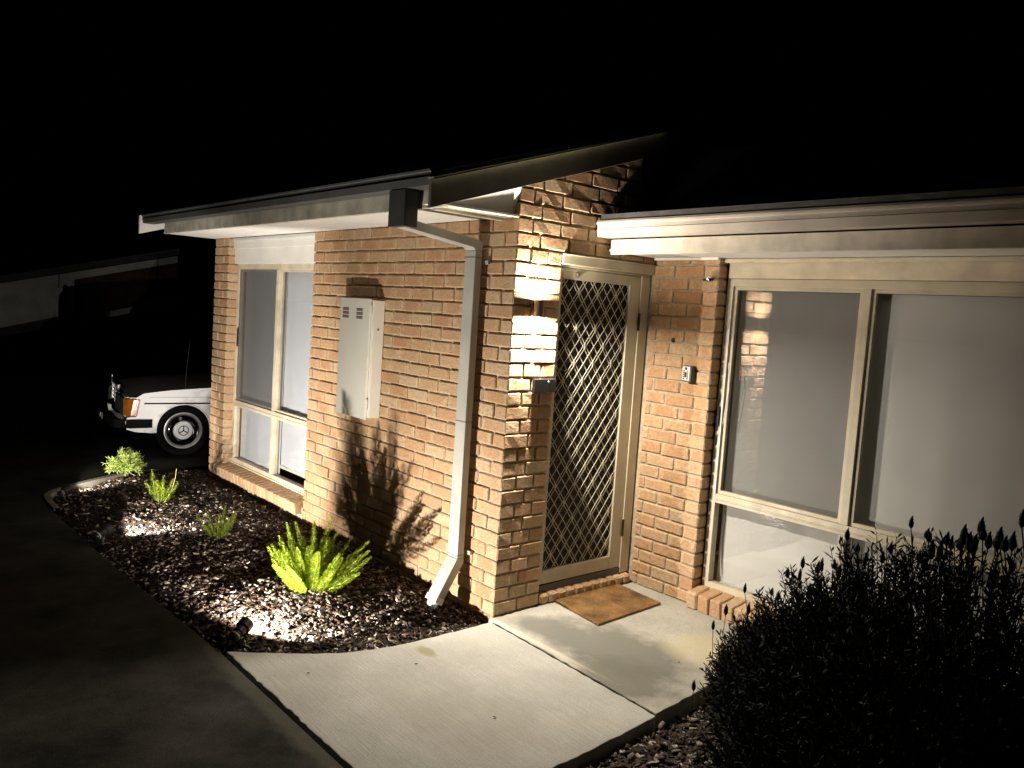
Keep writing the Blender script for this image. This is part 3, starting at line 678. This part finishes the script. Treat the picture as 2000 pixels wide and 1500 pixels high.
garden_spot((-4.08,-1.47,-.02), (-5.4,-.15,.36), SPOT_W[2], 'black garden spotlight at the far rounded tip of the bed', 66)

# ------------------------------------------------------------------ foxtail ferns
def frond(base, d, L, r, n, rs, droop=.25):
    """plume: a stem with needle whorls; returns V,F,A and stem points"""
    d = Vector(d).normalized(); side = d.cross(Vector((0,0,1)));
    if side.length < .01: side = Vector((1,0,0))
    side.normalize(); up = Vector((0,0,1)); pts = []
    bend = Vector((rs.uniform(-.05,.05), rs.uniform(-.05,.05), 0))
    for i in range(12):
        t = i/11; pts.append(Vector(base) + d*L*t + up*(droop*L*t*t*.5*(1-d.z)) + bend*L*t*t*2)
    def at(t):
        k = min(10.999, t*11); i = int(k); return pts[i].lerp(pts[i+1], k-i), (pts[i+1]-pts[i]).normalized()
    V = []; F = []; A = []
    for i in range(n):
        nt_ = max(6, n//22); ti = int(i*nt_/n); t = .08 + .92*(ti + .5 + rs.gauss(0, .22))/nt_; t = min(1, max(.05, t)); p, tg = at(t)
        rad = r*min(1, (t/.32)**.8)*(1 - max(0, (t-.38)/.64)**1.6)**.75 + .0025
        x = tg.orthogonal().normalized(); y = tg.cross(x); a = ti*2.4 + (i % 3)*2.094 + rs.gauss(0, .42)
        o = (x*math.cos(a) + y*math.sin(a)); nd = (o + tg*rs.uniform(.35, .8)).normalized(); s0 = rad*rs.uniform(.05, .6)
        q0 = p + o*s0; ln = (rad*1.12 - s0)*rs.uniform(.8, 1.2) + .003; q1 = q0 + nd*ln
        w = nd.cross(tg).normalized()*rs.uniform(.0016, .0026); mdl = q0.lerp(q1, .5); b = len(V)
        V += [tuple(q0), tuple(mdl + w), tuple(q1), tuple(mdl - w)]; F.append((b, b+1, b+2, b+3)); A += [min(1, max(0, rs.gauss(.38 + .35*t, .30)))]*4
    return V, F, A, pts
def fern(loc, specs, label, needles, seed, extra=()):
    e = empty('foxtail_fern', loc, label, 'fern', 'foxtail ferns in the garden bed'); rs = random.Random(seed)
    for (az, el, L, r) in specs:
        d = (math.cos(az)*math.cos(el), math.sin(az)*math.cos(el), math.sin(el)); b = (math.cos(az)*.035*rs.random(), math.sin(az)*.035*rs.random(), -.015)
        V, F, A, pts = frond(b, d, L, r, int(needles*L/.35), rs); o = raw_mesh('frond', V, F, FERN, A, e, world=False)
        MB().tube(pts[:11], [.0022*(1-i/14) for i in range(11)], 5).build('stem', FERNSTEM, o, world=False)
    for pts in extra: MB().tube(pts, [.003, .0028, .0025, .002], 5).build('bare_stalk', FERNSTEM, e, world=False)
    return e
# directions: image right is roughly (.65,.76), image left the opposite, toward the camera (.75,-.66)
AR, AL, AT, AB = math.atan2(.756,.652), math.atan2(-.756,-.652), math.atan2(-.655,.75), math.atan2(.655,-.75)
R_ = random.Random(3); sp = []
for k in range(22):
    az = AL - .3 + 6.283*k/22 + R_.uniform(-.15,.15); el = R_.uniform(.72, 1.25); sp.append((az, el, R_.uniform(.30,.42), R_.uniform(.025,.031)))
sp += [(AL, .80, .37, .027), (AR, .62, .43, .025), (AR-.15, .75, .46, .024), (AR+.25, .8, .46, .024), (AR-.3, .50, .38, .023), (AL-.2, 1.05, .40, .026), (AT, 1.35, .34, .027), (AT+.5, 1.15, .36, .026), (AB, 1.4, .47, .027), (AB+.6, 1.2, .45, .026), (AT-.6, 1.0, .34, .026), (AL+.2, 1.25, .47, .026), (AL-.5, 1.15, .46, .026), (AB-.4, 1.3, .48, .026)]
fern((-.83,-.80, bed_h(-.83,-.80)-.025), sp, 'large bushy foxtail fern, brightly lit, nearest the porch', 760, 1)
fern((-2.22,-.83, bed_h(-2.22,-.83)-.01), [(AL, 1.0, .22, .024), (AL+.4, 1.2, .25, .024), (AT, 1.35, .22, .024), (AB, 1.4, .26, .023), (AR+.3, 1.25, .24, .023), (AR, 1.0, .25, .023), (AR-.4, 1.15, .20, .022)], 'small upright fern between the large fern and the window', 600, 2)
fern((-3.47,-.86, bed_h(-3.47,-.86)), [(AL, 1.0, .22, .03), (AL+.3, 1.3, .31, .027), (AT, 1.35, .23, .03), (AT+.6, 1.25, .22, .028), (AB, 1.35, .24, .028), (AR+.2, 1.25, .23, .028), (AR, 1.0, .22, .028)], 'small yellow-green fern with one bare stalk, second from the far tip', 620, 4,
     [[(.02,.03,0),(.06,.075,.12),(.075,.095,.22),(.082,.10,.30)]])
def spiky(loc, label):
    e = empty('spiky_shrub', loc, label, 'shrub'); rs = random.Random(9); V = []; F = []; A = []; st = MB()
    for s in range(130):
        az = rs.uniform(0, 6.283); el = math.asin(rs.uniform(-.45, 1)); d = Vector((math.cos(az)*math.cos(el), math.sin(az)*math.cos(el), math.sin(el)*.95)); L = rs.uniform(.13, .19); p0 = Vector((0,0,.12)); p1 = p0 + d*L
        st.tube([(0,0,-.02), tuple(p0), tuple(p1)], [.004,.003,.0015], 4)
        for k in range(26):
            t = .25 + .75*k/26; p = p0.lerp(p1, t); o = Vector((rs.gauss(0,1), rs.gauss(0,1), rs.gauss(0,1))).normalized(); nd = (o + d*.9).normalized(); ln = rs.uniform(.026,.05); q = p + nd*ln
            w = nd.cross(Vector((rs.gauss(0,1), rs.gauss(0,1), rs.gauss(0,1)))).normalized()*.0028; b = len(V); m = p.lerp(q, .5)
            V += [tuple(p), tuple(m + w), tuple(q), tuple(m - w)]; F.append((b,b+1,b+2,b+3)); A += [rs.random()]*4
    raw_mesh('foliage', V, F, SPIKY, A, e, world=False); st.build('stem', FERNSTEM, e, world=False); return e
spiky((-4.62,-.83, bed_h(-4.62,-.83)), 'round spiky pale green shrub at the far end of the bed before the car')

# ------------------------------------------------------------------ lavender bush (dark silhouette at the right)
lav = empty('lavender_bush', (2.3,-.45, -.05), 'dark lavender bush with many upright flower spikes beside the path', 'bush')
LOBES = [(1.70,.10,.24,.22,.30),(1.86,.0,.34,.30,.36),(2.06,-.17,.42,.36,.48),(2.30,-.34,.56,.42,.58),(2.56,-.54,.68,.44,.66),(2.86,-.80,.78,.46,.68),(2.52,-.80,.42,.42,.44),(3.1,-.45,.72,.45,.64),(2.84,-1.06,.44,.44,.48),(2.30,-.55,.24,.32,.30),(1.72,.30,.22,.20,.26)]
rs = random.Random(21); V = []; F = []; A = []; stems = MB()
tot = sum(a[3]**2 for a in LOBES)
for (lx, ly, lz, lr, lh) in LOBES:
    nsh = int(9000*lr*lr/tot)
    for s in range(nsh):
        d = Vector((rs.gauss(0,1), rs.gauss(0,1), rs.gauss(.25,1))).normalized(); rr = rs.random()**.33
        tip = Vector((lx + d.x*lr*rr, ly + d.y*lr*rr, max(.0, lz*.85 + d.z*lh*rr))); gd = Vector((tip.x-lx, tip.y-ly, .22+.5*max(0,d.z))).normalized()*.15
        base = tip - gd; stems.tube([tuple(base), tuple(tip)], [.0022,.0012], 3, cap=False)
        for k in range(24):
            p = base.lerp(tip, (k + rs.random())/24); o = Vector((rs.gauss(0,1), rs.gauss(0,1), rs.gauss(0,1))).normalized(); nd = (o + gd.normalized()*1.1).normalized(); ln = rs.uniform(.018,.042); q = p + nd*ln
            w = nd.cross(Vector((rs.gauss(0,1), rs.gauss(0,1), rs.gauss(0,1)))).normalized()*rs.uniform(.0022,.0038); b = len(V); m = p.lerp(q, .55)
            V += [tuple(p), tuple(m + w), tuple(q), tuple(m - w)]; F.append((b,b+1,b+2,b+3)); A += [rs.random()]*4
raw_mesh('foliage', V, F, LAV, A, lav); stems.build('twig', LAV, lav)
HEADS = [(1355,1340),(1393,1222),(1455,1150),(1418,1192),(1507,1157),(1538,1120),(1545,1135),(1568,1100),(1562,1125),(1598,1110),(1605,1104),(1630,1105),(1638,1118),(1655,1045),(1675,1072),(1740,1072),(1724,1090),(1780,1022),(1812,1045),(1820,1075),(1795,1088),(1850,1055),(1858,1063),(1875,1065),(1883,1047),(1893,1060),(1902,1070),(1905,1058),(1917,1030),(1920,1045),(1931,1058),(1948,1060),(1953,1048),(1963,1065),(1978,1060),(1997,1015),(1462,1190),(1520,1165),(1690,1095),(1835,1080)]
RID = [(1.47,.22),(1.80,.04),(2.10,-.22),(2.45,-.48),(2.78,-.78)]
def ridge_hit(u, v):
    d = ray(u, v); best = None
    for i in range(len(RID)-1):
        a = Vector(RID[i]); b = Vector(RID[i+1]); n = Vector((-(b-a).y, (b-a).x)); t = (a - CAM.xy).dot(n) / d.xy.dot(n); p = CAM + d*t
        s = (p.xy - a).dot(b-a) / (b-a).length_squared
        if (s >= 0 or i == 0) and (s <= 1 or i == len(RID)-2): return p
    return p
for (u, v) in HEADS:
    p = ridge_hit(u, v); g0 = p.z - rs.uniform(.10, .2)
    if (u, v) == (1355,1340): p = CAM + ray(u, v)*((-.0 + .12 - CAM.z)/ray(u, v).z); g0 = -.05
    lean = Vector((rs.uniform(-.03,.03), rs.uniform(-.03,.03), 0)); hl = rs.uniform(.024, .050); hs = rs.uniform(.7, 1.15)
    o = MB().tube([tuple(Vector((p.x, p.y, g0)) + lean), tuple(p - Vector((0,0,hl*.4)))], .0016, 5).build('flower_stalk', LAV, lav)
    hd = MB()
    hd.tube([tuple(p + Vector((0,0,z*hl))) for z in (-.5,-.3,0,.3,.55)], [q*hs for q in (.003,.0085,.0095,.007,.002)], 7)
    for k in range(26):
        z = -.42 + .85*k/26; a = k*2.4; r_ = .0085*hs*(1-abs(z)*.9); c = p + Vector((math.cos(a)*r_, math.sin(a)*r_, z*hl)); t = c + Vector((math.cos(a)*.0045, math.sin(a)*.0045, .004)); wv = Vector((-math.sin(a), math.cos(a), 0))*.003
        hd.add([c + wv, c - wv, t], [(0,1,2)])
    hd.tube([tuple(p + Vector((0,0,hl*.5))), tuple(p + Vector((.002,.001,hl*.5+.010)))], [.004,.0006], 4)
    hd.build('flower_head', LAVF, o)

# ------------------------------------------------------------------ parked car
car = empty('parked_car', (-6.22, 1.0, 0), 'white older sedan with amber turn signal parked beyond the house corner', 'car')
CW = paint('white_car_paint', (.60, .60, .62), .22, .02, 3, 0, spec=.5); CHROME = STEEL
RUB = paint('tyre_rubber', (.003, .003, .003), .95, .1, 30, .1, spec=.06); CBL = paint('car_black_trim', (.0035, .0035, .0035), .8, .1, 10, 0, spec=.06)
AMB = paint('amber_lens', (.22, .062, .004), .15, .25, 40, .1); HLG = paint('headlight_glass', (.06, .07, .06), .06, .3, 20, .05, spec=.8)
CGL = paint('car_glass', (.01, .012, .012), .05, .1, 3, 0, spec=.8)
TRIM = paint('brushed_trim', (.5, .5, .5), .5, .05, 10, 0, metal=.6)
XS, XM = -5.40, -6.22; HW = XS - XM; WBASE = 2.57; WR = .29; AR_ = .335
side2d = []
def arc(cy, r, a0, a1, n=16): return [(cy + r*math.cos(a0 + (a1-a0)*i/n), .30 + r*math.sin(a0 + (a1-a0)*i/n)) for i in range(n+1)]
lower = [(-.60,.40),(-.585,.315),(-.50,.285),(-.335,.27)] + arc(0, AR_-.05, math.pi*1.03, -.03*math.pi)[0:] + [(.42,.20)] + [(2.15,.20)] + arc(WBASE, AR_-.05, math.pi*1.03, -.03*math.pi) + [(3.05,.27),(3.55,.32),(3.62,.42)]
upper = [(3.62,.69),(3.4,.765),(2.75,.81),(1.6,.815),(.70,.81),(.26,.775),(-.15,.745),(-.42,.71),(-.585,.675)]
outline = [(-.58,.447)] + lower + upper[:-2] + [(-.42,.71),(-.50,.66),(-.495,.452)]
bd = MB()
for sx in (1, -1):
    xo = XM + sx*HW; bd.prism([(xo, y, z) for y, z in outline], (-sx*.03, 0, 0))
# shoulder, bonnet and boot lid
def top_strip(ys_z, crown):
    for i in range(len(ys_z)-1):
        (y0, z0), (y1, z1) = ys_z[i], ys_z[i+1]; n = 12
        for k in range(n):
            f = lambda t, z: (XM + HW*t, z + crown*(1 - abs(t)**2.6) - (.0 if abs(t) < .97 else .0))
            t0, t1 = -1 + 2*k/n, -1 + 2*(k+1)/n
            a, b, c, d_ = f(t0, z0), f(t1, z0), f(t1, z1), f(t0, z1)
            bd.add([(a[0], y0, a[1]), (b[0], y0, b[1]), (c[0], y1, c[1]), (d_[0], y1, d_[1])], [(0,1,2,3)])
top_strip(upper[::-1][0:6], .03); top_strip(upper[::-1][6:], .05)
bd.box(XM - HW + .03, XM + HW - .03, -.555, -.50, .30, .66).box(XM - HW + .03, XM + HW - .03, 3.5, 3.6, .3, .7).box(XM - HW + .03, XM + HW - .03, .45, 2.1, .22, .30)
body = bd.build('body', CW, car, smooth=True, bevel=0)
for cy in (0, WBASE): MB().prism([(XM - HW + .22, y, z) for y, z in arc(cy, AR_-.045, math.pi*1.05, -.05*math.pi)], (2*HW - .44, 0, 0)).build('wheel_housing', CBL, car)
for sx in (1, -1):   # arch lips, trim strips
    for cy in (0, WBASE):
        pts = arc(cy, AR_-.045, math.pi*1.02, -.02*math.pi, 20); MB().tube([(XM + sx*(HW+.001), y, z) for y, z in pts], .009, 6).build('arch_lip', CW, car, smooth=True)
    MB().box(XM + sx*HW - .004, XM + sx*HW + .008, -.415, 3.3, .592, .606).build('trim_strip', CBL, car)
    MB().box(XM + sx*HW - .001, XM + sx*HW + .0015, -.36, .66, .668, .671).build('panel_gap', CBL, car)
cab = MB(); sec = [(.70,.79,.74),(1.32,1.20,.60),(1.9,1.235,.60),(2.4,1.20,.60),(2.95,.80,.72)]
for i in range(4):
    (y0,z0,w0),(y1,z1,w1) = sec[i], sec[i+1]
    if 1 <= i <= 2: cab.add([(XM-w0,y0,z0),(XM+w0,y0,z0),(XM+w1,y1,z1),(XM-w1,y1,z1)], [(0,1,2,3)])
cab.box(XM-.61, XM+.61, 1.30, 2.42, 1.185, 1.215); cab.build('roof', CW, car)
gl = MB(); a, b, c, d_, e_ = sec
for (p, q) in ((a, b), (d_, e_)): gl.add([(XM-p[2],p[0],p[1]),(XM+p[2],p[0],p[1]),(XM+q[2],q[0],q[1]),(XM-q[2],q[0],q[1])], [(0,1,2,3)])
for s in (1, -1): gl.add([(XM+s*a[2],a[0],a[1]),(XM+s*b[2],b[0],b[1]),(XM+s*d_[2],d_[0],d_[1]),(XM+s*e_[2],e_[0],e_[1])], [(0,1,2,3)])
gl.build('window_glass', CGL, car)
for s in (1, -1): MB().bar((XM+s*a[2],a[0],a[1]), (XM+s*b[2],b[0],b[1]), .05, .04).bar((XM+s*d_[2],d_[0],d_[1]), (XM+s*e_[2],e_[0],e_[1]), .08, .04).bar((XM+s*.66,1.75,.80), (XM+s*.605,1.8,1.22), .06, .04).build('pillar', CW, car)
# grille
gx0, gx1, gz0, gz1, gy = XM - .25, XM + .25, .42, .735, -.60
gl = MB(); gl.bar((gx0,gy,gz0),(gx0+.012,gy,gz1),.016,.03,(0,1,0)).bar((gx1,gy,gz0),(gx1-.012,gy,gz1),.016,.03,(0,1,0)).bar((gx0-.004,gy,gz1),(gx1+.004,gy,gz1),.022,.03,(0,1,0)).bar((gx0,gy,gz0),(gx1,gy,gz0),.012,.03,(0,1,0)).bar((XM,gy-.004,gz0),(XM,gy-.004,gz1),.008,.02,(0,1,0)); gp = gl.build('grille', CHROME, car, bevel=.004)
MB().box(gx0, gx1, gy + .012, -.55, gz0, gz1).build('grille_back', CBL, gp)
m_ = MB()
for k in range(6): m_.box(gx0+.01, gx1-.01, gy+.002, gy+.010, gz0+.03+k*.045, gz0+.038+k*.045)
for k in range(9): m_.box(gx0+.02+k*.06, gx0+.025+k*.06, gy+.003, gy+.011, gz0, gz1)
m_.build('grille_bar', paint('dull_grille', (.06,.06,.06), .4, .1, 10, 0, metal=.5), gp)
MB().tube([(XM,-.645,.75),(XM,-.645,.79)], .004, 6).lathe([(.030,-.004),(.034,-.004),(.034,.004),(.030,.004),(.030,-.004)], (XM,-.645,.824), (0,1,0), 20).bar((XM,-.645,.824),(XM,-.645,.856),.006,.005,(0,1,0)).bar((XM,-.645,.824),(XM-.028,-.645,.808),.006,.005,(0,1,0)).bar((XM,-.645,.824),(XM+.028,-.645,.808),.006,.005,(0,1,0)).build('bonnet_star', CHROME, car)
for s in (1, -1):
    x0, x1 = XM + s*.30, XM + s*(HW - .065)
    h = MB().prism([(x0,-.645,.455),(x1,-.615,.455),(x1,-.615,.652),(x0,-.645,.668)], (0,.10,0)).build('headlight', HLG, car, bevel=.012)
    MB().prism([(x0,-.628,.448),(XM+s*(HW-.09),-.60,.448),(XM+s*(HW-.09),-.60,.660),(x0,-.628,.676)], (0,.09,0)).build('headlight_rim', CHROME, h)
    P_ = [(x1 + s*.002, -.614), (XM+s*(HW-.02), -.575), (XM+s*(HW+.006), -.55), (XM+s*(HW+.010), -.485), (XM+s*(HW-.05), -.49), (x1, -.56)]
    MB().add([(x, y, .458) for x, y in P_] + [(x, y + (.03 if i in (2,3) else 0), .648) for i, (x, y) in enumerate(P_)], [tuple(range(5,-1,-1)), tuple(range(6,12))] + [(i,(i+1)%6,(i+1)%6+6,i+6) for i in range(6)]).build('turn_signal', AMB, car, bevel=.01)
bp = [(XM-HW-.01,-.33),(XM-HW-.025,-.55),(XM-HW+.06,-.70),(XM-.3,-.745),(XM+.3,-.745),(XM+HW-.06,-.70),(XM+HW+.025,-.55),(XM+HW+.01,-.33)]
bu = MB()
for i in range(7):
    a, b = bp[i], bp[i+1]; bu.add([(*a,.33),(*b,.33),(*b,.425),(*a,.425),(a[0]*.97+XM*.03,a[1]+.05,.33),(b[0]*.97+XM*.03,b[1]+.05,.33),(b[0]*.97+XM*.03,b[1]+.05,.425),(a[0]*.97+XM*.03,a[1]+.05,.425)], [(0,1,2,3),(3,2,6,7),(0,4,5,1)])
bump_ = bu.build('bumper', CBL, car)
MB().tube([(x, y + .004, .43) for x, y in bp[2:-2]], .005, 6).build('bumper_trim', CBL, bump_, smooth=True)
MB().box(XM - .19, XM + .19, -.765, -.755, .345, .42).build('number_plate', paint('plate_dark', (.05, .05, .05), .5, .1, 10, 0), car)
tx = bpy.data.curves.new('plate_text', 'FONT'); tx.body = 'NR'; tx.size = .075; tx.extrude = .001; tx.align_x = 'CENTER'; tx.align_y = 'CENTER'
to = bpy.data.objects.new('plate_lettering', tx); COL.objects.link(to); to.location = (XM + .08, -.767, .383); to.rotation_euler = (math.pi/2, 0, 0)
bpy.context.view_layer.update(); dg = bpy.context.evaluated_depsgraph_get(); tm = bpy.data.meshes.new_from_object(to.evaluated_get(dg)); bpy.data.objects.remove(to)
to = bpy.data.objects.new('plate_lettering', tm); COL.objects.link(to); to.location = (XM + .08, -.767, .383); to.rotation_euler = (math.pi/2, 0, 0); tm.materials.clear(); tm.materials.append(paint('plate_letters', (.5, .5, .48), .5, .05, 10, 0)); adopt(to, car)
MB().box(XM-HW+.03, XM+HW-.03, 3.6, 3.72, .33, .44).build('rear_bumper', CBL, car)
for s in (1, -1): MB().box(XM+s*.45, XM+s*(HW-.02), 3.58, 3.63, .48, .64).build('tail_light', paint('red_lens', (.4,.02,.01), .2, .1, 20, 0), car)
for s in (1, -1):
    for cy in (0, WBASE):
        xc = XM + s*(HW - .10); ax = (s, 0, 0); c = (xc, cy, WR)
        w = MB().lathe([(.185,-.08),(.27,-.085),(WR-.006,-.06),(WR,-.02),(WR,.05),(WR-.008,.078),(.262,.088),(.218,.085),(.200,.072)], c, ax, 40).build('wheel', RUB, car, smooth=True)
        MB().lathe([(.200,.072),(.206,.090),(.198,.093),(.188,.082),(.178,.060)], c, ax, 40).build('trim_ring', TRIM, w, smooth=True)
        MB().lathe([(.180,.060),(.168,.075),(.150,.050),(.118,.062),(.104,.078)], c, ax, 40).build('rim', paint('black_chrome_rim', (.16,.16,.17), .12, .1, 10, 0, metal=1), w, smooth=True)
        MB().lathe([(.106,.078),(.098,.094),(.06,.099),(0,.101)], c, ax, 32).build('hubcap', CW, w, smooth=True)
        st = MB().lathe([(.050,.100),(.058,.100),(.058,.1035),(.050,.1035),(.050,.100)], c, ax, 28)
        for k in range(3):
            a_ = math.pi/2 + k*2*math.pi/3; st.bar((xc + s*.102, cy, WR), (xc + s*.102, cy + .052*math.cos(a_), WR + .052*math.sin(a_)), .011, .004, (1,0,0))
        st.build('star_emblem', CBL, w)
        for k in range(10):
            a_ = k*math.pi/5 + .2; MB().lathe([(.012,.058),(.012,.062),(0,.062)], (xc, cy + .135*math.cos(a_), WR + .135*math.sin(a_)), ax, 8).build('vent_hole', CBL, w)
MB().tube([(-5.50,.02,.70),(-5.50,.033,.99),(-5.50,.060,1.30)], [.005,.003,.0025], 6).build('antenna', CHROME, car, smooth=True)

# turn the whole car a little about its front wheel
car.location = Vector((XM, 0, 0)) + Matrix.Rotation(math.radians(-8), 3, 'Z') @ Vector((0, 1.0, 0)) + Vector((-.18, .16, 0)); car.rotation_euler.z = math.radians(-8)
# ------------------------------------------------------------------ neighbour's house far behind the car
NX = -16.0
nb = empty('neighbour_house', (NX, 2.5, 0), 'dim neighbouring house with white gable wall far behind the car', 'house')
NBW = paint('neighbour_white', (.55, .56, .52), .8, .15, 3, .3); NBB = paint('neighbour_brown_brick', (.07, .04, .027), .9, .3, 5, .4)
def at_x(u, v, x): d = ray(u, v); return CAM + d*((x - CAM.x)/d.x)
def sheet(name, pp, mat, th=.06, dx=0.0):
    return MB().prism([tuple(at_x(u, v, NX + dx)) for u, v in pp], (-th, 0, 0)).build(name, mat, nb)
sheet('gable_wall', [(-60,575),(347,512),(347,596),(-60,668)], NBB, .2)
sheet('white_cladding', [(-60,565),(145,541),(145,612),(-60,652)], NBW, .04, .06)
sheet('barge_board', [(-60,563),(347,500),(347,513),(145,546),(-60,578)], NBW, .05, .12)
sheet('low_awning', [(215,608),(345,580),(362,588),(345,594),(215,619)], NBW, .3, .6)
p0, p1 = at_x(-60,562,NX), at_x(350,498,NX)
MB().prism([tuple(p0), tuple(p1), tuple(p1 + Vector((0,0,.15))), tuple(p0 + Vector((0,0,.15)))], (-9, 0, 0)).build('roof', ROOF, nb)
